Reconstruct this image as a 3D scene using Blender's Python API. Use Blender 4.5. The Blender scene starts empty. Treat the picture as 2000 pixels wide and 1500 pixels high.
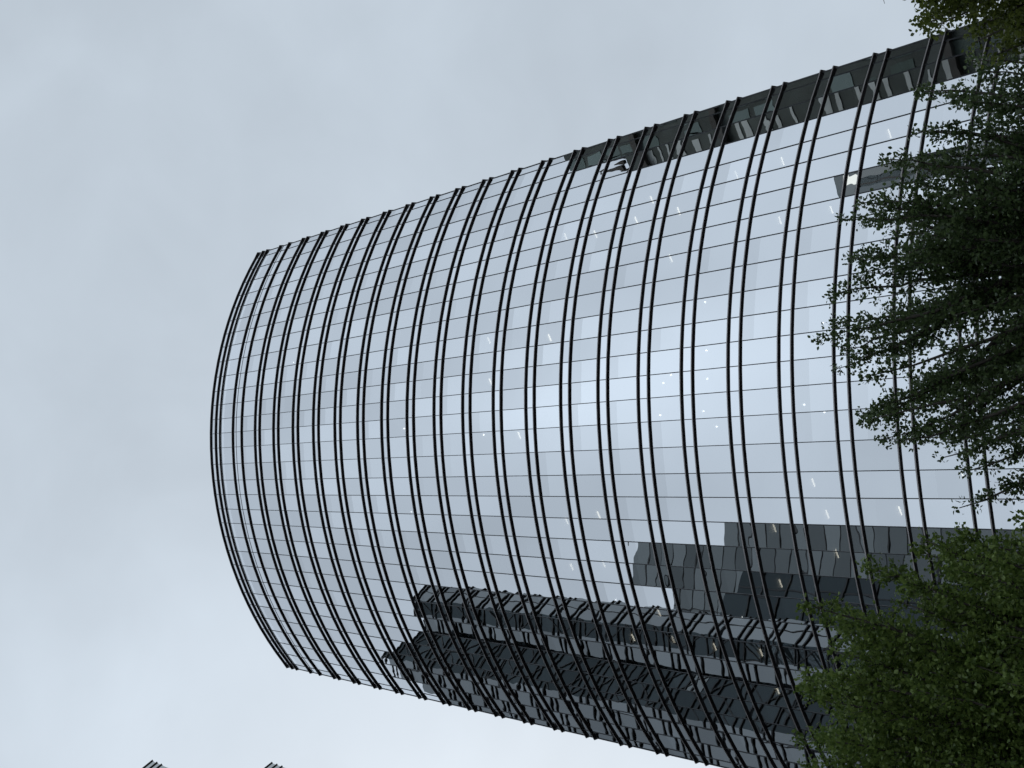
import bpy, math, random
import numpy as np
from mathutils import Vector, Matrix

R = math.radians
rng = np.random.default_rng(7)
scene = bpy.context.scene
col = scene.collection

# ------------------------------------------------------------------ helpers
class MB:
    """collects vertices and faces, then links them as one mesh object"""
    def __init__(self): self.v = []; self.f = []; self.m = []
    def quad(self, a, b, c, d, m=0):
        n = len(self.v); self.v += [a, b, c, d]; self.f.append((n, n+1, n+2, n+3)); self.m.append(m)
    def hexa(self, b, t, m=0):
        """prism between two rings of points of equal length"""
        n = len(self.v); k = len(b); self.v += list(b) + list(t)
        self.f.append(tuple(range(n+k-1, n-1, -1))); self.m.append(m)
        self.f.append(tuple(range(n+k, n+2*k))); self.m.append(m)
        for i in range(k):
            j = (i+1) % k
            self.f.append((n+i, n+j, n+k+j, n+k+i)); self.m.append(m)
    def box(self, x0, x1, y0, y1, z0, z1, m=0):
        self.hexa([(x0,y0,z0),(x1,y0,z0),(x1,y1,z0),(x0,y1,z0)], [(x0,y0,z1),(x1,y0,z1),(x1,y1,z1),(x0,y1,z1)], m)
    def bar(self, p, q, w, d, nrm, m=0):
        """rectangular bar from p to q, w wide, standing d proud along nrm"""
        p = Vector(p); q = Vector(q); n = Vector(nrm).normalized()
        s = (q-p).cross(n).normalized()*w*.5
        self.hexa([p-s, p+s, p+s+n*d, p-s+n*d], [q-s, q+s, q+s+n*d, q-s+n*d], m)
    def tube(self, pts, rad, sides=6, m=0):
        n0 = len(self.v); K = len(pts); P = [Vector(p) for p in pts]
        for i, p in enumerate(P):
            t = (P[min(i+1,K-1)] - P[max(i-1,0)]).normalized()
            a = t.cross(Vector((.31,.77,.13))).normalized(); b = t.cross(a)
            r = rad[i]
            for j in range(sides):
                g = 2*math.pi*j/sides
                self.v.append(p + a*(r*math.cos(g)) + b*(r*math.sin(g)))
        for i in range(K-1):
            for j in range(sides):
                k = (j+1) % sides
                self.f.append((n0+i*sides+j, n0+i*sides+k, n0+(i+1)*sides+k, n0+(i+1)*sides+j)); self.m.append(m)
        self.f.append(tuple(n0+(K-1)*sides+j for j in range(sides))); self.m.append(m)
    def build(self, name, mats, parent=None, smooth=False):
        me = bpy.data.meshes.new(name)
        me.from_pydata([tuple(p) for p in self.v], [], self.f)
        mats = mats if isinstance(mats, (list, tuple)) else [mats]
        for mm in mats: me.materials.append(mm)
        if len(mats) > 1: me.polygons.foreach_set('material_index', self.m)
        if smooth: me.polygons.foreach_set('use_smooth', [True]*len(self.f))
        me.update()
        o = bpy.data.objects.new(name, me); col.objects.link(o)
        if parent is not None: o.parent = parent
        return o

def tag(o, label=None, cat=None, group=None, kind=None):
    for k, v in (('label', label), ('category', cat), ('group', group), ('kind', kind)):
        if v: o[k] = v
    return o

def empty(name, loc=(0,0,0)):
    o = bpy.data.objects.new(name, None); col.objects.link(o); o.location = loc
    return o

def new_mat(name):
    m = bpy.data.materials.new(name); m.use_nodes = True
    nt = m.node_tree; nt.nodes.clear()
    return m, nt.nodes, nt.links

def principled(name, base, rough=.6, metal=0., spec=.5, var=0., scale=3., bump=0.):
    m, N, L = new_mat(name)
    b = N.new('ShaderNodeBsdfPrincipled'); o = N.new('ShaderNodeOutputMaterial')
    b.inputs['Base Color'].default_value = (*base, 1); b.inputs['Roughness'].default_value = rough
    b.inputs['Metallic'].default_value = metal; b.inputs['Specular IOR Level'].default_value = spec
    L.new(b.outputs[0], o.inputs[0])
    if var or bump:
        g = N.new('ShaderNodeNewGeometry'); n = N.new('ShaderNodeTexNoise'); n.inputs['Scale'].default_value = scale
        n.inputs['Detail'].default_value = 5; L.new(g.outputs['Position'], n.inputs['Vector'])
        mr = N.new('ShaderNodeMapRange'); mr.inputs['From Min'].default_value = .3; mr.inputs['From Max'].default_value = .7
        mr.inputs['To Min'].default_value = 1-var; mr.inputs['To Max'].default_value = 1+var
        L.new(n.outputs['Fac'], mr.inputs['Value'])
        mx = N.new('ShaderNodeVectorMath'); mx.operation = 'SCALE'; mx.inputs[0].default_value = base
        L.new(mr.outputs[0], mx.inputs['Scale']); L.new(mx.outputs[0], b.inputs['Base Color'])
        if bump:
            bp = N.new('ShaderNodeBump'); bp.inputs['Distance'].default_value = bump
            L.new(n.outputs['Fac'], bp.inputs['Height']); L.new(bp.outputs[0], b.inputs['Normal'])
    return m

def glass(name, refl, tint, through=None, body=(.03,.035,.04), wave=.0035, wscale=.55, var=.06, fres=True):
    """coated facade glass: a mirror-like coat over a tinted see-through (or opaque) pane"""
    m, N, L = new_mat(name)
    o = N.new('ShaderNodeOutputMaterial'); mix = N.new('ShaderNodeMixShader')
    gl = N.new('ShaderNodeBsdfGlossy'); gl.inputs['Roughness'].default_value = 0.0
    gl.inputs['Color'].default_value = (*tint, 1)
    g = N.new('ShaderNodeNewGeometry')
    n = N.new('ShaderNodeTexNoise'); n.inputs['Scale'].default_value = wscale; n.inputs['Detail'].default_value = 1.0
    L.new(g.outputs['Position'], n.inputs['Vector'])
    bp = N.new('ShaderNodeBump'); bp.inputs['Distance'].default_value = wave; bp.inputs['Strength'].default_value = 1
    L.new(n.outputs['Fac'], bp.inputs['Height']); L.new(bp.outputs[0], gl.inputs['Normal'])
    # slightly different coating from pane to pane
    mr = N.new('ShaderNodeMapRange'); mr.inputs['To Min'].default_value = refl-var*.5; mr.inputs['To Max'].default_value = refl+var*.5
    L.new(g.outputs['Random Per Island'], mr.inputs['Value'])
    fr = N.new('ShaderNodeFresnel'); fr.inputs['IOR'].default_value = 1.5
    inv = N.new('ShaderNodeMath'); inv.operation = 'SUBTRACT'; inv.inputs[0].default_value = 1; L.new(mr.outputs[0], inv.inputs[1])
    ma = N.new('ShaderNodeMath'); ma.operation = 'MULTIPLY_ADD'; L.new(fr.outputs[0], ma.inputs[0]); L.new(inv.outputs[0], ma.inputs[1])
    L.new(mr.outputs[0], ma.inputs[2]); L.new((ma if fres else mr).outputs[0], mix.inputs[0])
    if through is not None:
        t = N.new('ShaderNodeBsdfTransparent'); t.inputs['Color'].default_value = (*through, 1)
    else:
        t = N.new('ShaderNodeBsdfDiffuse'); t.inputs['Color'].default_value = (*body, 1)
    L.new(t.outputs[0], mix.inputs[1]); L.new(gl.outputs[0], mix.inputs[2]); L.new(mix.outputs[0], o.inputs[0])
    return m

def lamp_mat(name, c, s):
    m, N, L = new_mat(name)
    e = N.new('ShaderNodeEmission'); e.inputs[0].default_value = (*c, 1); e.inputs[1].default_value = s
    o = N.new('ShaderNodeOutputMaterial'); L.new(e.outputs[0], o.inputs[0])
    return m

def leaf_mat(name, c0, c1):
    m, N, L = new_mat(name)
    g = N.new('ShaderNodeNewGeometry'); cr = N.new('ShaderNodeValToRGB')
    cr.color_ramp.elements[0].color = (*c0, 1); cr.color_ramp.elements[1].color = (*c1, 1)
    L.new(g.outputs['Random Per Island'], cr.inputs[0])
    b = N.new('ShaderNodeBsdfPrincipled'); b.inputs['Roughness'].default_value = .42
    b.inputs['Specular IOR Level'].default_value = .5
    L.new(cr.outputs[0], b.inputs['Base Color'])
    t = N.new('ShaderNodeBsdfTranslucent'); L.new(cr.outputs[0], t.inputs[0])
    mx = N.new('ShaderNodeMixShader'); mx.inputs[0].default_value = .45
    o = N.new('ShaderNodeOutputMaterial')
    L.new(b.outputs[0], mx.inputs[1]); L.new(t.outputs[0], mx.inputs[2]); L.new(mx.outputs[0], o.inputs[0])
    return m

# ------------------------------------------------------------------ materials
M = dict(
    vision = glass('vision glass', .80, (.94,.965,1.0), through=(.62,.66,.68), wave=.0032, var=.18),
    room_tone = glass('vision glass with room tone in upper band', .745, (.94,.965,1.0), through=(.45,.48,.5), wave=.004, var=.06),  # upper band imitates the lit room behind by a change of coating
    spandrel = glass('spandrel glass', .83, (.94,.965,1.0), body=(.10,.11,.12), wave=.0042, wscale=.8, var=.14),
    fin = principled('dark bronze aluminium', (.066,.056,.062), .5, .0, spec=.35),
    lit_front = principled('fin front with painted sky light', (.42,.39,.385), .45, .4, var=.12, scale=1.5),  # front face of the fins, sky light put into a lighter colour
    mullion = principled('black gasket and cap', (.02,.022,.026), .5),
    slab = principled('painted ceiling and slab', (.34,.34,.33), .9, var=.08, scale=.6),
    core = principled('inner core wall', (.20,.20,.20), .9),
    blind = principled('pale roller blind fabric', (.62,.62,.60), .9),
    lamp = lamp_mat('ceiling strip lamp', (1,.90,.72), 2.6),
    spot = lamp_mat('ceiling round lamp', (1,.97,.92), 5.0),
    casing = principled('lamp casing', (.5,.45,.36), .5),
    roof = principled('roof gravel', (.25,.25,.24), .95, var=.2, scale=2),
    dglass = glass('grey tower glass', .235, (.92,.97,.98), body=(.012,.014,.016), wave=.004, var=.05, fres=False),
    dark = glass('shaded lattice backing', .045, (.8,.95,1.0), body=(.030,.037,.039), var=.03, fres=False),
    darkfin = principled('black fins', (.02,.022,.022), .5),
    gglass = glass('grey block glass', .15, (.92,.98,.97), body=(.02,.026,.027), wave=.004, var=.10, fres=False),
    sglass = glass('sister tower glass', .52, (.95,.98,.97), body=(.06,.065,.06), wave=.003, fres=False),
    stone = principled('green grey stone', (.055,.068,.062), .8, var=.25, scale=.25),
    sky_band = principled('window bands with painted sky reflection', (.46,.50,.49), .8, var=.15, scale=.4),  # diffuse pale colour in place of sky mirrored by window strips
    rust = principled('brown cornice stone', (.052,.050,.045), .8, var=.2, scale=.5),
    greenpane = glass('green tower panes', .07, (.8,.95,.92), body=(.10,.13,.118), fres=False),
    winglass = glass('old tower windows', .30, (.8,.92,.95), body=(.02,.024,.024), fres=False),
    bark = principled('grey brown bark', (.045,.038,.03), .9, var=.35, scale=9, bump=.01),
    leaf_a = leaf_mat('dark pear leaves', (.050,.084,.034), (.145,.205,.080)),
    leaf_b = leaf_mat('fresh green leaves', (.085,.140,.034), (.235,.320,.082)),
    leaf_c = leaf_mat('olive green leaves', (.085,.115,.024), (.200,.245,.056)),
    twig = principled('pale bare twig', (.30,.29,.27), .9),
    paving = principled('grey plaza paving', (.11,.108,.10), .85, var=.18, scale=.35, bump=.004),
)

# ------------------------------------------------------------------ camera
ZC = 1.6
e1 = (-.10687, .75201, -.65043); e2 = (-.99427, -.08083, .06991); e3 = (0, .65418, .75634)
cam = bpy.data.cameras.new('camera'); co = bpy.data.objects.new('camera', cam); col.objects.link(co)
co.matrix_world = Matrix(((e1[0], -e2[0], -e3[0], 0), (e1[1], -e2[1], -e3[1], 0), (e1[2], -e2[2], -e3[2], ZC), (0,0,0,1)))
cam.sensor_fit = 'HORIZONTAL'; cam.sensor_width = 36; cam.lens = 36*2245.9/2000
cam.clip_end = 6000; cam.clip_start = .1
scene.camera = co

def project(p):
    """where a point of the building shows in the picture (0..1 across, 0..1 down), used only to rank pane sizes"""
    d = (p[0], p[1], p[2]-ZC)
    x = sum(a*b for a, b in zip(d, e1)); y = sum(a*b for a, b in zip(d, e2)); z = sum(a*b for a, b in zip(d, e3))
    return (1000+2245.9*x/z)/2000, (750+2245.9*y/z)/1500

# ------------------------------------------------------------------ sky and sun
world = bpy.data.worlds.new("World"); scene.world = world; world.use_nodes = True
N, L = world.node_tree.nodes, world.node_tree.links; N.clear()
def direc(az, el): return (math.sin(R(az))*math.cos(R(el)), math.cos(R(az))*math.cos(R(el)), math.sin(R(el)))
SUN_AZ, SUN_EL = -48, 42
sky = N.new('ShaderNodeTexSky'); sky.sky_type = 'NISHITA'; sky.sun_disc = False
sky.sun_elevation = R(SUN_EL); sky.sun_rotation = R(SUN_AZ); sky.dust_density = 3; sky.air_density = 1.2
b1 = N.new('ShaderNodeBackground'); b1.inputs[1].default_value = .08; L.new(sky.outputs[0], b1.inputs[0])
tc = N.new('ShaderNodeTexCoord')
def math2(op, a, b):
    n = N.new('ShaderNodeMath'); n.operation = op
    for i, v in enumerate((a, b)):
        if isinstance(v, (int, float)): n.inputs[i].default_value = v
        else: L.new(v, n.inputs[i])
    return n.outputs[0]
def lobe(az, el, power, amt):
    d = N.new('ShaderNodeVectorMath'); d.operation = 'DOT_PRODUCT'; d.inputs[1].default_value = direc(az, el)
    L.new(tc.outputs['Generated'], d.inputs[0])
    return math2('MULTIPLY', math2('POWER', math2('MAXIMUM', d.outputs['Value'], 0), power), amt)
def cloud(scale, detail, amt, dist=.4):
    n = N.new('ShaderNodeTexNoise'); n.inputs['Scale'].default_value = scale; n.inputs['Detail'].default_value = detail
    n.inputs['Roughness'].default_value = .5; n.inputs['Distortion'].default_value = dist
    L.new(tc.outputs['Generated'], n.inputs['Vector'])
    return math2('MULTIPLY', math2('SUBTRACT', n.outputs['Fac'], .5), amt)
acc = 1.0
for t in (lobe(-50, 36, 7, .30), lobe(165, 40, 24, .22), lobe(180, 45, 2, .12), lobe(120, 36, 8, .10), lobe(-140, 58, 12, -.22), lobe(35, 50, 4, -.07),
          lobe(158, 41, 150, .20), lobe(149, 36, 150, .13), lobe(170, 47, 120, .12), lobe(-168, 41, 110, -.15), lobe(180, 34, 150, -.09),
          lobe(137, 37, 150, -.09), lobe(122, 45, 120, .09), lobe(112, 38, 150, .08), lobe(160, 56, 120, -.06), lobe(-160, 36, 120, .05),
          cloud(2.2, 4, .36), cloud(5, 5, .22, .8), cloud(11, 4, .10, .5)):
    acc = math2('ADD', t, acc)
b2 = N.new('ShaderNodeBackground'); b2.inputs[0].default_value = (.600,.680,.760,1); L.new(acc, b2.inputs[1])
mx = N.new('ShaderNodeMixShader'); mx.inputs[0].default_value = .88
wo = N.new('ShaderNodeOutputWorld')
L.new(b1.outputs[0], mx.inputs[1]); L.new(b2.outputs[0], mx.inputs[2]); L.new(mx.outputs[0], wo.inputs[0])

sl = bpy.data.lights.new('sun', 'SUN'); sl.energy = .8; sl.angle = R(25); sl.color = (1,.96,.9)
so = bpy.data.objects.new('sun', sl); col.objects.link(so)
so.rotation_euler = Vector(direc(SUN_AZ, SUN_EL)).to_track_quat('Z', 'Y').to_euler()

# ------------------------------------------------------------------ ground
g = MB(); g.quad((-3000,-3000,0),(3000,-3000,0),(3000,3000,0),(-3000,3000,0))
tag(g.build('ground', M['paving']), kind='structure')

# ------------------------------------------------------------------ the curved glass tower
H = 119.4
CX, CY, RAD = -7.2557, 101.6089, 42.4194
ANG = [37.561,36.549,34.381,31.946,29.536,27.344,25.121,22.916,20.767,18.356,15.919,13.662,11.486,9.296,7.118,4.891,2.423,
       -.021,-2.208,-4.458,-6.658,-8.873,-11.094,-13.468,-15.934,-18.182,-20.392,-22.584,-24.853,-27.255,-29.633,-31.79,-32.816]
def on(th, r=RAD): return (CX + r*math.sin(R(th)), CY - r*math.cos(R(th)))
def lev(h): return ZC + h*H*1.0022
Z_TOP = [lev(1.0187), lev(1.0087), lev(1.0), lev(.9742), lev(.9571)]
ZA = [lev(.9317-.03344*n) for n in range(28)]            # floor lines
ZB = [lev(.9317-.03344*n-.0083) for n in range(28)]      # ceiling lines
TRANSOM = lev(.9682)
BACK = 30.
cr, cl = on(ANG[0]), on(ANG[-1])
tower = empty('office_tower', (CX, CY-RAD, 0))
tag(tower, 'curved office tower of mirrored glass with paired dark horizontal fins, filling the middle', 'office tower')
TO = Vector(tower.location)
def tb(mb, name, mats):
    mb.v = [Vector(p)-TO for p in mb.v]
    return mb.build(name, mats, tower)

# one pane between two mullions and two levels, very slightly out of true like real glazing
def pane(k, z0, z1, rr):
    a, b = on(ANG[k], RAD-.02), on(ANG[k+1], RAD-.02)
    n = Vector((b[1]-a[1], -(b[0]-a[0]), 0)).normalized()
    tm = R((ANG[k]+ANG[k+1])/2); nn = Vector((math.sin(tm), -math.cos(tm), 0))
    w = math.hypot(b[0]-a[0], b[1]-a[1]); h = z1-z0
    tx, tz = rr.normal(0, .0013, 2)
    def P(q, z, u, v): return Vector((q[0], q[1], z)) + nn*(tx*u*w*.5 + tz*v*h*.5)
    return P(b,z0,-1,-1), P(a,z0,1,-1), P(a,z1,1,1), P(b,z1,-1,1)

bands = []                                                # (kind, z0, z1)
bands += [('spandrel', Z_TOP[1], Z_TOP[0]), ('spandrel', Z_TOP[2], Z_TOP[1]), ('window', Z_TOP[3], Z_TOP[2]),
          ('spandrel', TRANSOM, Z_TOP[3]), ('spandrel', Z_TOP[4], TRANSOM), ('window', ZA[0], Z_TOP[4])]
for n in range(27):
    bands.append(('spandrel', ZB[n], ZA[n])); bands.append(('window', ZA[n+1], ZB[n]))
bands.append(('spandrel', ZB[27], ZA[27]))
panes = {'window': [], 'spandrel': []}
for kind, z0, z1 in bands:
    for k in range(32):
        q = pane(k, z0, z1, rng)
        uv = [project(p) for p in q]
        ar = abs(sum(uv[i][0]*uv[(i+1)%4][1]-uv[(i+1)%4][0]*uv[i][1] for i in range(4)))
        c = [sum(u[i] for u in uv)/4 for i in (0, 1)]
        if not (0 < c[0] < .83 and .02 < c[1] < .97): ar = 0
        panes[kind].append((ar, q))
def add_pane(mb, q, kind, i):
    r1 = random.Random(i*13+5)
    if kind == 'window' and r1.random() < .34:               # upper band: tone of the lit room behind, put into the glass
        f = r1.choice((.60,.66,.66,.72))
        a, b = q[0].lerp(q[3], f), q[1].lerp(q[2], f)
        mb.quad(q[0], q[1], b, a, 0); mb.quad(a, b, q[2], q[3], 1)
    else: mb.quad(*q, 0)
for kind, part, mat in (('window', 'window_pane', 'vision'), ('spandrel', 'spandrel_panel', 'spandrel')):
    order = sorted(range(len(panes[kind])), key=lambda i: -panes[kind][i][0])
    rest = MB()
    for r_, i in enumerate(order):
        if r_ < 100:
            m = MB(); add_pane(m, panes[kind][i][1], kind, i); tb(m, part, [M[mat], M['room_tone']])
        else: add_pane(rest, panes[kind][i][1], kind, i)
    o = tb(rest, part, [M[mat], M['room_tone']]); o['kind'] = 'stuff'

# vertical mullion caps, full height
for k, th in enumerate(ANG):
    if k in (0, 32): continue
    m = MB(); p = on(th, RAD-.03); nn = Vector((math.sin(R(th)), -math.cos(R(th)), 0))
    m.bar((*p, 0), (*p, Z_TOP[0]), .052, .045, nn); tb(m, 'mullion', M['mullion'])
for p, sx in ((cr, 1), (cl, -1)):
    m = MB(); m.box(p[0]-.045, p[0]+.045, p[1]-.03, p[1]+.06, 0, Z_TOP[0]); tb(m, 'mullion', M['mullion'])
m = MB()
for k in range(32):
    a, b = on(ANG[k], RAD-.03), on(ANG[k+1], RAD-.03); tm = R((ANG[k]+ANG[k+1])/2)
    m.bar((*a, TRANSOM), (*b, TRANSOM), .05, .035, (math.sin(tm), -math.cos(tm), 0))
tb(m, 'transom', M['mullion'])

# horizontal fins, one closed ring per level around the whole building
FD, FH = .14, .075
def ring(off):
    pts = [on(t, RAD+off) for t in ANG]
    tr, tl = R(ANG[0]), R(ANG[-1])
    first = (cr[0]+off*1.35, cr[1]-off*.75); last = (cl[0]-off*1.35, cl[1]-off*.75)
    pts[0] = first; pts[-1] = last
    return pts + [(cl[0]-off, cl[1]+BACK+off), (cr[0]+off, cr[1]+BACK+off)]
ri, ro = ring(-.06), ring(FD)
for z in Z_TOP + ZA + ZB:
    m = MB(); K = len(ri)
    for i in range(K):
        m.v += [(*ri[i], z), (*ro[i], z), (*ro[i], z+FH), (*ri[i], z+FH)]
    for i in range(K):
        j = (i+1) % K
        for s in range(4):
            t = (s+1) % 4
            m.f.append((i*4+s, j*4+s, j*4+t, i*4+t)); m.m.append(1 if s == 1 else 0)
    tb(m, 'sunshade_fin', [M['fin'], M['lit_front']])

# side and rear walls
m = MB()
z0 = 0
for a, b in (((cr[0], cr[1]+.06), (cr[0], cr[1]+BACK)), ((cr[0], cr[1]+BACK), (cl[0], cl[1]+BACK)), ((cl[0], cl[1]+BACK), (cl[0], cl[1]+.06))):
    nseg = max(1, round(math.hypot(b[0]-a[0], b[1]-a[1])/1.65))
    nrm = Vector((b[1]-a[1], -(b[0]-a[0]), 0)).normalized()
    zs = [0] + sorted(ZA+ZB+Z_TOP)
    for i in range(nseg):
        p = [(a[0]+(b[0]-a[0])*t/nseg, a[1]+(b[1]-a[1])*t/nseg) for t in (i, i+1)]
        for z0, z1 in zip(zs, zs[1:]):
            m.quad((*p[1],z0),(*p[0],z0),(*p[0],z1),(*p[1],z1))
        if i: m.bar((*p[0],0),(*p[0],Z_TOP[0]), .06, .03, nrm, 1)
tb(m, 'side_and_rear_wall', [M['spandrel'], M['mullion']])
# roof deck behind the parapet
inn = [on(t, RAD-.35) for t in ANG] + [(cl[0]+.3, cl[1]+BACK-.3), (cr[0]-.3, cr[1]+BACK-.3)]
m = MB(); m.hexa([(*p, Z_TOP[2]-.6) for p in inn], [(*p, Z_TOP[2]-.2) for p in inn]); tb(m, 'roof', M['roof'])
# floor slabs with ceilings
sl_out = [on(t, RAD-.28) for t in ANG]; sl_in = [on(t, RAD-9.5) for t in ANG]
for n in range(-1, 28):
    z1, z0 = (ZA[n]-.05, ZB[n]+.04) if n >= 0 else (Z_TOP[3]-.05, Z_TOP[4]+.04)
    m = MB()
    for k in range(32):
        a, b, c, d = sl_out[k], sl_out[k+1], sl_in[k+1], sl_in[k]
        m.quad((*a,z0),(*b,z0),(*c,z0),(*d,z0)); m.quad((*a,z1),(*d,z1),(*c,z1),(*b,z1))
        m.quad((*a,z0),(*a,z1),(*b,z1),(*b,z0))
    tb(m, 'floor_slab', M['slab'])
m = MB()
for k in range(32):
    a, b = on(ANG[k], RAD-9), on(ANG[k+1], RAD-9)
    m.quad((*b,0),(*a,0),(*a,Z_TOP[2]-.7),(*b,Z_TOP[2]-.7))
for k in (0, 32):
    a, b = on(ANG[k], RAD-.5), on(ANG[k], RAD-9)
tb(m, 'core_wall', M['core'])
# round columns just inside the glass
for k in range(2, 32, 5):
    m = MB(); p = on(ANG[k], RAD-2.4)
    m.tube([(*p, z) for z in (0, Z_TOP[3])], [.38, .38], 14); tb(m, 'column', M['slab'])
# strip lamps and round lamps hanging under the ceilings: (ceiling number, bearing, depth behind the glass)
STRIPS = [(11,-10.7,1.7),(12,-9.9,1.4),(12,-19.1,2.1),(13,-15.3,1.8),(13,-18.9,2.3),(14,-19.,2.2),(15,-19.1,2.3),(15,-23.8,2.5),(16,-10.7,1.5),
 (16,-5.6,2.),(17,-1.2,1.3),(17,-8.1,2.6),(17,-4.3,2.3),(11,-5.6,2.2),(12,-4.7,1.9),(18,-4.5,4.1),(10,4.3,1.8),(9,10.9,2.1),(9,15.8,1.6),
 (18,30.5,2.1),(16,30.3,1.9),(15,30.2,2.),(17,24.4,3.),(14,26.6,1.2),(16,24.4,2.9),(13,29.8,2.),(14,21.4,1.3),(12,25.8,.8),(13,26.5,1.),
 (19,-1.3,4.7),(11,26.8,1.2),(11,14.9,1.3)]
SPOTS = [(14,8.7,1.5),(14,5.5,1.1),(14,9.6,2.3),(14,4.,2.3),(15,11.4,1.4),(15,8.7,1.5),(15,5.6,1.),(15,9.6,2.3),(15,4.1,2.3),(17,5.6,1.1),
 (17,4.9,3.2),(17,9.9,3.),(6,6.,1.8),(9,4.6,1.4),(1,16.9,1.2),(17,15.7,3.7),(17,13.3,3.2),(12,-14.2,1.7),(12,-15.5,3.5),(14,-14.8,1.6),
 (15,-14.7,1.6),(8,-19.5,2.1),(6,-4.8,1.7),(17,15.7,.9),(15,16.,1.)]
ld = Vector((-.92, .39, 0))
for n, th, dep in STRIPS:
    p = Vector((*on(th, RAD-dep), ZB[n]-.10)); s = Vector((.39,.92,0))*.05; m = MB()
    h = ld*.30
    m.hexa([p-h-s, p+h-s, p+h+s, p-h+s], [q+Vector((0,0,.05)) for q in (p-h-s, p+h-s, p+h+s, p-h+s)])
    t = tb(m, 'ceiling_strip_lamp', M['lamp'])
for n, th, dep in SPOTS[::2] + SPOTS[1::4]:
    p = Vector((*on(th, RAD-dep), ZB[n]-.06)); m = MB()
    m.tube([p+Vector((0,0,.08)), p], [.055, .055], 12); tb(m, 'ceiling_round_lamp', M['spot'])
# roller blinds part way down behind some panes, and two pale boards leaning at the glass
rb = random.Random(5)
for _ in range(46):
    n = rb.randrange(3, 21); k = rb.randrange(1, 31); dr = rb.choice((.45,.7,.9,1.2))
    a, b = on(ANG[k]-.12, RAD-.16), on(ANG[k+1]+.12, RAD-.16); zt = ZB[n]+.02
    m = MB(); m.hexa([(*a,zt-dr),(*b,zt-dr),(b[0],b[1]+.03,zt-dr),(a[0],a[1]+.03,zt-dr)], [(*a,zt),(*b,zt),(b[0],b[1]+.03,zt),(a[0],a[1]+.03,zt)])
    tb(m, 'roller_blind', M['blind'])
for th in (-3.2, -4.9):
    a, b = on(th+.45, RAD-.3), on(th-.45, RAD-.3); z = ZA[14]-2.4
    m = MB(); m.hexa([(*a,z),(*b,z),(b[0],b[1]+.04,z),(a[0],a[1]+.04,z)], [(*a,z+.9),(*b,z+.9),(b[0],b[1]+.04,z+.9),(a[0],a[1]+.04,z+.9)])
    tb(m, 'whiteboard', M['blind'])

# ------------------------------------------------------------------ neighbouring towers
def wall_run(mb, fins, a, b, z0, z1, lv, module, mi_glass, fd, fh, mi_mull, nrm, mw=.12):
    """glazed face a-b with mullions; fins (if given) collects ledge boxes per level"""
    a, b = Vector((*a, 0)), Vector((*b, 0)); ln = (b-a).length; ns = max(1, round(ln/module))
    for i in range(ns):
        p, q = a+(b-a)*(i/ns), a+(b-a)*((i+1)/ns)
        zs = [z0]+[z for z in lv if z0 < z < z1]+[z1]
        for u, v in zip(zs, zs[1:]):
            mb.quad((p.x,p.y,u),(q.x,q.y,u),(q.x,q.y,v),(p.x,p.y,v), mi_glass)
        if mi_mull is not None and i:
            mb.bar((p.x,p.y,z0),(p.x,p.y,z1), mw, .06, nrm, mi_mull)

def outward(a, b, inside):
    n = Vector((b[1]-a[1], -(b[0]-a[0]), 0)).normalized()
    return n if (Vector((*a,0))-Vector((*inside,0))).dot(n) > 0 else -n

def fin_ring(poly, z, h, off, inside):
    """closed ledge around a polygon"""
    K = len(poly); ins, out = [], []
    for i in range(K):
        n1 = outward(poly[i-1], poly[i], inside[i-1]); n2 = outward(poly[i], poly[(i+1)%K], inside[i])
        s = n1+n2; s = s*(off/max(.35, s.length_squared*.5)) if s.length > .2 else n1*off
        out.append((poly[i][0]+s.x, poly[i][1]+s.y)); ins.append((poly[i][0]-s.x*.2, poly[i][1]-s.y*.2))
    m = MB()
    for i in range(K):
        m.v += [(*ins[i],z),(*out[i],z),(*out[i],z+h),(*ins[i],z+h)]
    for i in range(K):
        j = (i+1) % K
        for s in range(4):
            t = (s+1) % 4
            m.f.append((i*4+s, j*4+s, j*4+t, i*4+t)); m.m.append(0)
    return m

def area_sign(p): return sum(p[i][0]*p[(i+1)%len(p)][1]-p[(i+1)%len(p)][0]*p[i][1] for i in range(len(p)))
def inside_points(p):
    """a point just inside each edge"""
    s = 1 if area_sign(p) > 0 else -1; o = []
    for i in range(len(p)):
        a, b = Vector(p[i]), Vector(p[(i+1)%len(p)]); d = (b-a).normalized(); mid = (a+b)/2
        q = mid + Vector((-d.y, d.x))*s*.5; o.append((q.x, q.y))
    return o

# the sister tower whose corners just enter at the edge
SP = [(-73.5,69.5),(-65.4,87.7),(-80.5,94.0),(-73.3,112.9),(-96,121),(-118,75)]
SH = 221.6
s_t = tag(empty('sister_tower'), 'grey glass tower corner with stacked dark fins, barely entering at the lower left edge', 'tower')
sin = inside_points(SP)
lv = [SH-.35, SH-2.45, SH-4.55]
z = SH-10.5
while z > 5: lv += [z, z-2.1]; z -= 8
m = MB()
for i in range(len(SP)):
    a, b = SP[i], SP[(i+1)%len(SP)]
    wall_run(m, None, a, b, 0, SH, sorted(lv), 3.2, 0, 0, 0, 1, outward(a, b, sin[i]))
m.build('glass_wall', [M['sglass'], M['darkfin']], s_t)
for z in lv: fin_ring(SP, z, .12, .19, sin).build('sunshade_fin', M['darkfin'], s_t)
m = MB(); m.v = [(*p, SH-.1) for p in SP]; m.f = [tuple(range(len(SP)))]; m.m = [0]; m.build('roof', M['roof'], s_t)

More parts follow.
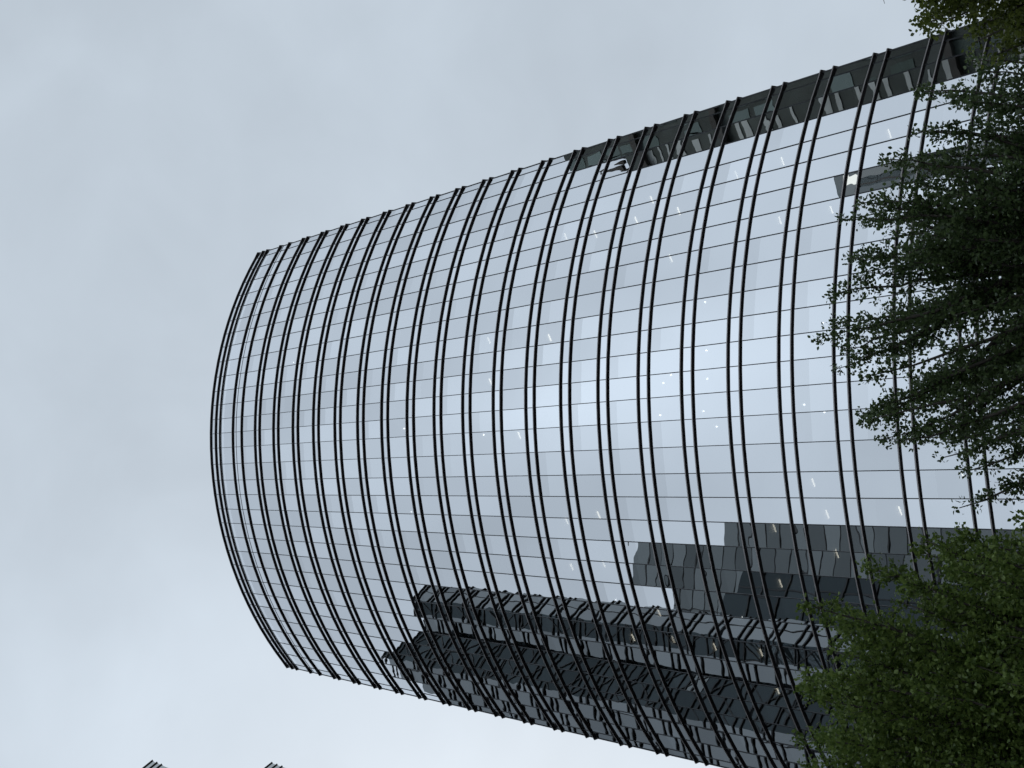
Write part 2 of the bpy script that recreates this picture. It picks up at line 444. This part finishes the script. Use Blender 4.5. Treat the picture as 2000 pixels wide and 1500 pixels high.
# the stepped tower mirrored in the left end of the facade
DP = [(-110,66.5),(-70.6,66.4),(-68.2,62.6),(-65.4,58.8),(-61.1,53.6),(-63.4,36.6),(-61.4,36.9),(-56.4,33.4),(-51.7,29.4),(-51.9,19.3),(-70,8),(-110,8)]
DH = 151.6
kinds = ['g','g','g','g','d','g','g','d','g','g','g','g']
roofline = [0,8,5,2,0,0,0,0,0,0,0,0]                     # the rounded end steps down a little
d_t = tag(empty('stepped_tower'), 'dark stepped glass tower with lattice bands, mirrored in the left end of the curved facade', 'tower')
din = inside_points(DP)
lv = [DH-.3, DH-1.3]; z = DH-4.3
while z > 5: lv += [z, z-1.0]; z -= 4.0
lv.sort()
m = MB(); lat = MB()
for i in range(len(DP)):
    a, b = DP[i], DP[(i+1)%len(DP)]; n = outward(a, b, din[i])
    if kinds[i] == 'g': wall_run(m, None, a, b, 0, DH-roofline[i], lv, 2.1, 0, 0, 0, 1, n, .09)
    else:
        wall_run(m, None, a, b, 0, DH, lv, 50, 2, 0, 0, None, n)
        A, B = Vector((*a,0))+n*.02, Vector((*b,0))+n*.02; ln = (B-A).length; st = 4.2; rr = random.Random(i)
        cols = max(2, round(ln/3.4))
        zz = 0
        while zz < DH-st:
            for c in range(cols):
                p, q = A+(B-A)*(c/cols), A+(B-A)*((c+1)/cols)
                u = Vector((0,0,zz)); v = Vector((0,0,zz+st))
                if rr.random() < .5: lat.bar(p+u, q+v, .14, .12, n)
                else: lat.bar(q+u, p+v, .14, .12, n)
                if rr.random() < .3: lat.bar(p+u, p+v, .14, .12, n)
            if rr.random() < .6: lat.bar(A+Vector((0,0,zz)), B+Vector((0,0,zz)), .14, .12, n)
            if rr.random() < .1:
                c = rr.randrange(cols); p, q = A+(B-A)*(c/cols), A+(B-A)*((c+.8)/cols)
                lat.quad(p+n*.05+Vector((0,0,zz+.6)), q+n*.05+Vector((0,0,zz+.6)), q+n*.05+Vector((0,0,zz+2.8)), p+n*.05+Vector((0,0,zz+2.8)), 1)
            zz += st
        lat.bar(A+(B-A)*.55+Vector((0,0,55)), A+(B-A)*.55+Vector((0,0,DH-14)), .16, .3, n, 1)
AP = [(-52.6,18.6),(-44.5,6),(-58,-3),(-69.5,7.5)]; ain = inside_points(AP)
an = MB()
for i in range(4):
    a, b = AP[i], AP[(i+1)%4]; n = outward(a, b, ain[i])
    wall_run(an, None, a, b, 0, 97, list(range(5, 97, 4)), 3.0, 0, 0, 0, 1, n, .2)
    for zz in range(5, 97, 4): an.bar((*a, zz), (*b, zz), .2 if zz % 8 else .9, .2, n, 1)
n0 = len(an.v); an.v += [(*p, 97) for p in AP]; an.f.append((n0,n0+1,n0+2,n0+3)); an.m.append(1)
an.build('low_wing', [M['dark'], M['darkfin']], d_t)
m.build('glass_wall', [M['dglass'], M['darkfin'], M['dark']], d_t)
lat.build('lattice_screen', [M['darkfin'], M['gglass']], d_t)
for z in lv:
    if z > DH-9: fin_ring([DP[0],(-72,60),(-65.4,58.8)]+DP[4:], z, .15, .2, inside_points([DP[0],(-72,60),(-65.4,58.8)]+DP[4:])).build('sunshade_fin', M['darkfin'], d_t)
    else: fin_ring(DP, z, .15, .2, din).build('sunshade_fin', M['darkfin'], d_t)
m = MB(); m.v = [(*p, DH-8.1) for p in DP]; m.f = [tuple(range(len(DP)))]; m.m = [0]; m.build('roof', M['roof'], d_t)

# the grey glass block in two steps behind the camera
b_t = tag(empty('glass_block'), 'grey gridded glass block in three steps, mirrored low left of the middle of the facade', 'office building')
m = MB()
def block(poly, h, module, lvstep, step2=None):
    ii = inside_points(poly); lvs = [h-k*lvstep for k in range(1, int(h/lvstep))]
    for i in range(len(poly)):
        a, b = poly[i], poly[(i+1)%len(poly)]; n = outward(a, b, ii[i])
        wall_run(m, None, a, b, 0, h, sorted(lvs), module, 0, 0, 0, 1, n, .22)
        for k, zz in enumerate(lvs):
            m.bar((*a, zz), (*b, zz), .13 if k % 4 else .3, .09, n, 1)
    n0 = len(m.v); m.v += [(*p, h) for p in poly]; m.f.append(tuple(range(n0, n0+len(poly)))); m.m.append(2)
block([(-79,-29),(-60,-42),(-80,-68),(-98,-50)], 163, 9.5, 3.1)
block([(-59.8,-42.2),(-46.5,-46),(-57,-76),(-79.5,-68.5)], 141, 9.5, 3.1)
block([(-94,-16),(-79.3,-28.7),(-98.5,-49.5),(-112,-36)], 153, 9.5, 3.1)
m.build('glass_wall', [M['gglass'], M['darkfin'], M['roof']], b_t)
mm = MB(); mm.tube([(-64,-44,163),(-64,-44,172)], [.25,.12], 6); mm.bar((-66,-44,170),(-62,-44,170), .2, .2, (0,0,1)); mm.build('roof_mast', M['darkfin'], b_t)

# the stone tower mirrored along the right end
r_t = tag(empty('stone_tower'), 'green grey stone tower with pale window bands, mirrored along the right end of the facade', 'tower')
m = MB(); x0, x1, y0, y1, hh = 72, 96, 52.4, 100, 112
m.box(x0, x1, y0, y1, 0, hh)
m.box(x0+.8, x1-4, y0+6.6, y1-6, hh, hh+11); m.box(x0+6, x1-9, y0+12, y1-14, hh+11, hh+17)
m.build('wall', M['stone'], r_t)
pr = MB(); wn = MB(); gn = MB(); bd = MB(); cn = MB(); rr = random.Random(3)
z = 4
while z < hh-3:                                            # window bands on the lower wing, sky reflection painted as pale colour
    if rr.random() < .93:
        ya = y0+.2+rr.choice((0,0,.8,1.6)); yb = y0+rr.choice((5.6, 6.2, 6.2, 4.4))
        bd.box(x0-.10, x0-.004, ya, yb, z, z+rr.choice((.35,.6,1.0)))
    z += rr.choice((1.5, 2.2, 2.8))
pr.box(x0-.6, x0-.003, y0+6.5, y0+7.1, 2, hh+8)
z = 6
while z < hh+8:                                            # tall green panes and dark piers above them
    for y in (y0+7.6, y0+9.2, y0+11.4, y0+15, y0+20, y0+26):
        if rr.random() < .6: gn.box(x0-.08+.8*(z > hh-3), x0-.004+.8*(z > hh-3), y, y+1.3+.6*rr.random(), z, z+3.0)
    z += 3.8
x = x0+.8
while x < x1-1:
    pr.box(x, x+.7, y0-.5, y0-.003, 2, hh-5)
    z = 4
    while z < hh-8:
        wn.box(x+1.05, x+2.2, y0-.12, y0-.004, z, z+2.1); z += 3.6
    x += 3.
for z in (30, 62, 94, hh-4): cn.box(x0-.8, x1+.8, y0-.8, y1+.8, z, z+.9)
for k in range(11):                                        # small pinnacles along the lower wing
    yy = y0-.5+k*.62; xx = x0-.4+(k % 3)*.7; w = .5+.35*rr.random(); hp = hh+.9+rr.choice((1.0,2.2,3.4,5.0))
    cn.hexa([(xx,yy,hh+.9),(xx+w,yy,hh+.9),(xx+w,yy+w,hh+.9),(xx,yy+w,hh+.9)], [(xx+w*.4,yy+w*.4,hp),(xx+w*.6,yy+w*.4,hp),(xx+w*.6,yy+w*.6,hp),(xx+w*.4,yy+w*.6,hp)])
pr.build('pier', M['stone'], r_t); bd.build('window_band', M['sky_band'], r_t); wn.build('side_window', M['winglass'], r_t); gn.build('window', M['greenpane'], r_t); cn.build('cornice', M['rust'], r_t)

# the small round topped tower
q_t = tag(empty('round_topped_tower', (94,8.8,0)), 'small grey round topped tower mirrored in one pane column behind the tree tips', 'tower')
m = MB(); rad = [6.0,6.0,5.9,5.5,4.2,.3]; zz = [0,98,100,101.6,102.6,103]
m.tube([(0,0,z) for z in zz], rad, 28); m.build('wall', M['gglass'], q_t)
m = MB()
for k in range(0, 28, 2):
    t = 2*math.pi*k/28; m.bar((5.9*math.cos(t),5.9*math.sin(t),0),(5.9*math.cos(t),5.9*math.sin(t),98), .2, .15, (math.cos(t),math.sin(t),0))
m.build('rib', M['darkfin'], q_t)

# ------------------------------------------------------------------ trees
def bez(p0, p1, p2, t): return p0*((1-t)**2)[:,None] + p1*(2*t*(1-t))[:,None] + p2*(t**2)[:,None]

def leaf_mesh(name, P, D, size, mat, parent, rg, droop=.25):
    """one small folded leaf per point: 6 vertices, 2 quads either side of the midrib"""
    n = len(P)
    d = D + rg.normal(0, .75, (n,3)); d[:,2] -= droop; d /= np.linalg.norm(d, axis=1)[:,None]
    u = rg.normal(0, .6, (n,3)); u[:,2] += 1.0
    s = np.cross(d, u); s /= np.linalg.norm(s, axis=1)[:,None]; nn = np.cross(s, d)
    L_ = size*rg.uniform(.7,1.25,n)[:,None]; W = L_*rg.uniform(.30,.42,n)[:,None]
    V = np.empty((n,6,3))
    V[:,0] = P; V[:,1] = P+d*L_*.38+s*W+nn*W*.35; V[:,2] = P+d*L_*.72+s*W*.7+nn*W*.22
    V[:,3] = P+d*L_; V[:,4] = P+d*L_*.72-s*W*.7+nn*W*.22; V[:,5] = P+d*L_*.38-s*W+nn*W*.35
    me = bpy.data.meshes.new(name)
    me.vertices.add(n*6); me.vertices.foreach_set('co', V.reshape(-1).astype(np.float32))
    idx = (np.arange(n)[:,None]*6 + np.array([0,1,2,3, 0,3,4,5])).reshape(-1)
    me.loops.add(n*8); me.loops.foreach_set('vertex_index', idx.astype(np.int32))
    me.polygons.add(n*2); me.polygons.foreach_set('loop_start', np.arange(n*2, dtype=np.int32)*4)
    me.polygons.foreach_set('loop_total', np.full(n*2, 4, np.int32))
    me.materials.append(mat); me.update(calc_edges=True)
    o = bpy.data.objects.new(name, me); col.objects.link(o); o.parent = parent
    return o

def tree(name, label, base, trunk_h, trunk_r, tips, leafmat, leaf, dens, tw0, tw1, step, seed, t0=.3, spread=.75, bare=()):
    """trunk, ascending limbs to the given tips, side twigs on each limb, leaves on each twig. tips are local (x, y, z, fullness)"""
    rg = np.random.default_rng(seed)
    root = tag(empty(name, base), label, 'tree')
    wood = MB()
    tz = np.linspace(0, trunk_h, 9)
    sway = np.cumsum(rg.normal(0, .05, (9,2)), axis=0)*(tz/trunk_h)[:,None]
    wood.tube([(sway[i,0], sway[i,1], tz[i]) for i in range(9)], [trunk_r*(1.25 if i == 0 else 1)*(1-.85*i/8) for i in range(9)], 10)
    PP, DD = [], []
    for (x, y, z, full) in tips:
        tip = np.array([x, y, z]); hz = min(trunk_h*.97, max(trunk_h*.22, z - .75*math.hypot(x,y) - rg.uniform(1.2, 3.2)))
        i = min(7, int(hz/trunk_h*8)); fr = hz/trunk_h*8-i
        s0 = np.array([*(sway[i]*(1-fr)+sway[i+1]*fr), hz])
        mid = s0*.45 + tip*.55; mid[:2] = s0[:2]*.22 + tip[:2]*.78; mid[2] = s0[2]*.6+tip[2]*.4; mid += rg.normal(0,.12,3)
        tt = np.linspace(0, 1, 12); pts = bez(s0, mid, tip, tt); pts[1:-1] += rg.normal(0,.025,(10,3))
        ln = np.linalg.norm(np.diff(pts, axis=0), axis=1).sum()
        r0 = min(trunk_r*.5, .012*ln+.008)
        wood.tube(pts.tolist(), [r0*(1-.93*q)+.003 for q in tt], 5)
        if full <= 0: continue
        nt = int(ln*dens*full*(1-t0)) + 3
        ts = t0 + (1-t0)*rg.random(nt)**.85
        bp = bez(s0, mid, tip, ts); tg = bez(s0, mid, tip, np.minimum(ts+.02, 1.02)) - bp; tg /= np.linalg.norm(tg, axis=1)[:,None]
        rd = rg.normal(0,1,(nt,3)); rd -= tg*(rd*tg).sum(1)[:,None]; rd /= np.linalg.norm(rd, axis=1)[:,None]
        td = tg*.75 + rd*spread; td[:,2] += .15; td /= np.linalg.norm(td, axis=1)[:,None]
        tl = (tw0 + (tw1-tw0)*(1-ts)/(1-t0)) * rg.uniform(.5,1.15,nt)
        tl = np.minimum(tl, .12 + (1-ts)*ln*.9)
        for j in range(nt):
            k = max(3, int(tl[j]/step)); q = rg.random(k)
            PP.append(bp[j] + td[j]*(q*tl[j])[:,None] + rg.normal(0,.035+.05*tl[j],(k,3))); DD.append(np.repeat(td[j][None], k, 0))
            if tl[j] > .3 and rg.random() < .55:
                e = bp[j]+td[j]*tl[j]*.9
                wood.tube([bp[j].tolist(), e.tolist()], [.009, .003], 3)
        k = int(8*full); PP.append(tip + rg.normal(0,.05,(k,3))); DD.append(np.repeat(tg[:1], k, 0))
    wood.build('trunk', M['bark'], root, smooth=True)
    leaf_mesh('crown', np.concatenate(PP), np.concatenate(DD), leaf, M[leafmat], root, rg)
    for seg in bare:
        w = MB()
        for pts, r in seg: w.tube(pts, [r*(1-.6*i/(len(pts)-1)) for i in range(len(pts))], 4)
        w.build('bare_twig', M['twig'], root)
    return root, sum(len(p) for p in PP)

def fill(profile, n, zlow, yspread, seed, full=1., drop=(.3,4.)):
    """more limb tips under a crown profile of (x, z) points"""
    rg = random.Random(seed); xs = [p[0] for p in profile]; zs = [p[1] for p in profile]; out = []
    for _ in range(n):
        x = rg.uniform(xs[0], xs[-1]); top = float(np.interp(x, xs, zs))
        z = max(zlow, top - rg.uniform(*drop)); out.append((x, rg.uniform(-yspread, yspread), z, full))
    return out

counts = []
# tree in the middle of the plaza (right of centre): ascending shoots with open gaps
k = 2/3.
TR = [(-4.8,16.1),(-4.6,17.4),(-3.9,18.3),(-2.7,19.7),(-2.0,20.2),(-.6,21.6),(.8,21.9),(1.6,21.0),(2.0,19.9),(2.6,20.3),(3.8,20.8),(4.5,18.8),(4.4,17.9),(5.,18.6),(5.6,17.4),(5.9,16.9),(6.7,17.5),(7.3,16.3)]
bx = 1.0
prof = sorted([(x*k-bx, (z-1.6)*k+1.6) for x, z in TR])
tips = [(x, random.Random(i).uniform(-.9,.9), z, 1.) for i, (x, z) in enumerate(prof)]
tips += fill(prof, 100, 6.5, 2.4, 11, 1., (.7,4.6)) + fill(prof, 26, 6.5, 1.4, 13, 1., (.2,1.6)) + fill(prof, 22, 5.0, 2.9, 12, .9, (5,9))
counts.append(tree('street_tree', 'dark green tree with open pointed shoots, right of centre', (bx,20,0), 11.2, .2, tips,
     'leaf_a', .078, 16, .2, .85, .024, 21, t0=.12)[1])
# dense tree at the left end
TL = [(-4.3,14.2),(-4.8,15.8),(-4.9,16.7),(-5.4,17.5),(-5.7,18.5),(-6.7,19.3),(-7.5,18.9),(-8.0,19.7),(-8.6,20.1),(-9.2,20.5),(-10.3,20.5),(-10.8,21.2),(-11.5,21.3),(-12.6,20.6),(-14,19.4),(-15.2,17.5)]
k = 17/26.; bx = -6.2
prof = sorted([(x*k-bx, (z-1.6)*k+1.6) for x, z in TL])
tips = [(x, random.Random(i+50).uniform(-.7,.7), z, 1.2) for i, (x, z) in enumerate(prof)]
tips += fill(prof, 110, 6.0, 2.4, 31, 1.25, (.4,4.5)) + fill(prof, 60, 6.0, 1.8, 33, 1.2, (.15,1.8)) + fill(prof, 24, 4.5, 2.6, 32, 1.2, (4,8))
counts.append(tree('street_tree', 'dense fresh green tree with full rounded crown before the left end of the tower', (bx,17,0), 10.4, .19, tips,
     'leaf_b', .074, 19, .25, .75, .019, 22, t0=.18)[1])
# nearer tree at the right edge
tips3 = [(-1.1,.3,7.2,1.),(-1.4,-.2,7.2,1.1),(-1.6,.1,7.0,1.),(-1.8,0,6.75,1.),(-2.0,.3,6.4,1.1),(-.6,.2,7.6,1.1),(0,0,8.0,1.1),(.6,.4,8.1,1.1),(1.3,.2,7.4,1.1)]
prof = [(-2.3,5.5),(-2.0,6.4),(-1.8,6.75),(-1.6,7.0),(-1.4,7.15),(-1.0,7.2),(0,8.0),(1.2,7.6),(2.2,6.2)]
tips3 += fill(prof, 80, 4.0, 1.5, 41, 1.0, (.1,3.0)) + fill([(-1.95,6.5),(-1.6,7.0),(-1.3,7.2),(-.4,7.5),(.6,7.9)], 110, 5.4, 1.3, 42, 1.3, (0,1.3))
tw = [([(-.5,-.2,7.9),(-.86,-.2,7.72),(-.98,-.2,7.60)], .008), ([(-.8,-.2,7.75),(-.93,-.2,7.72),(-1.02,-.22,7.69)], .006), ([(-.86,-.2,7.72),(-.9,-.18,7.62),(-.95,-.18,7.56)], .005)]
counts.append(tree('street_tree', 'nearest olive green tree, its crown entering at the far right edge beside the sky', (4.45,11,0), 6.3, .15, tips3,
     'leaf_c', .046, 28, .18, .5, .012, 23, t0=.15, bare=[tw])[1])
open('/tmp/leaves.txt','w').write(str(counts))

# ------------------------------------------------------------------ render settings
scene.render.engine = 'CYCLES'
cy = scene.cycles
cy.max_bounces = 12; cy.glossy_bounces = 6; cy.diffuse_bounces = 8; cy.transparent_max_bounces = 12; cy.transmission_bounces = 8
cy.use_adaptive_sampling = True; cy.adaptive_threshold = .015
cy.sample_clamp_indirect = 6; cy.caustics_reflective = False; cy.caustics_refractive = False
cy.use_denoising = True
try: cy.denoiser = 'OPENIMAGEDENOISE'
except Exception: pass
vs = scene.view_settings
scene.display_settings.display_device = 'sRGB'
vs.view_transform = 'Standard'; vs.look = 'None'; vs.exposure = 0; vs.gamma = 1; vs.use_curve_mapping = False
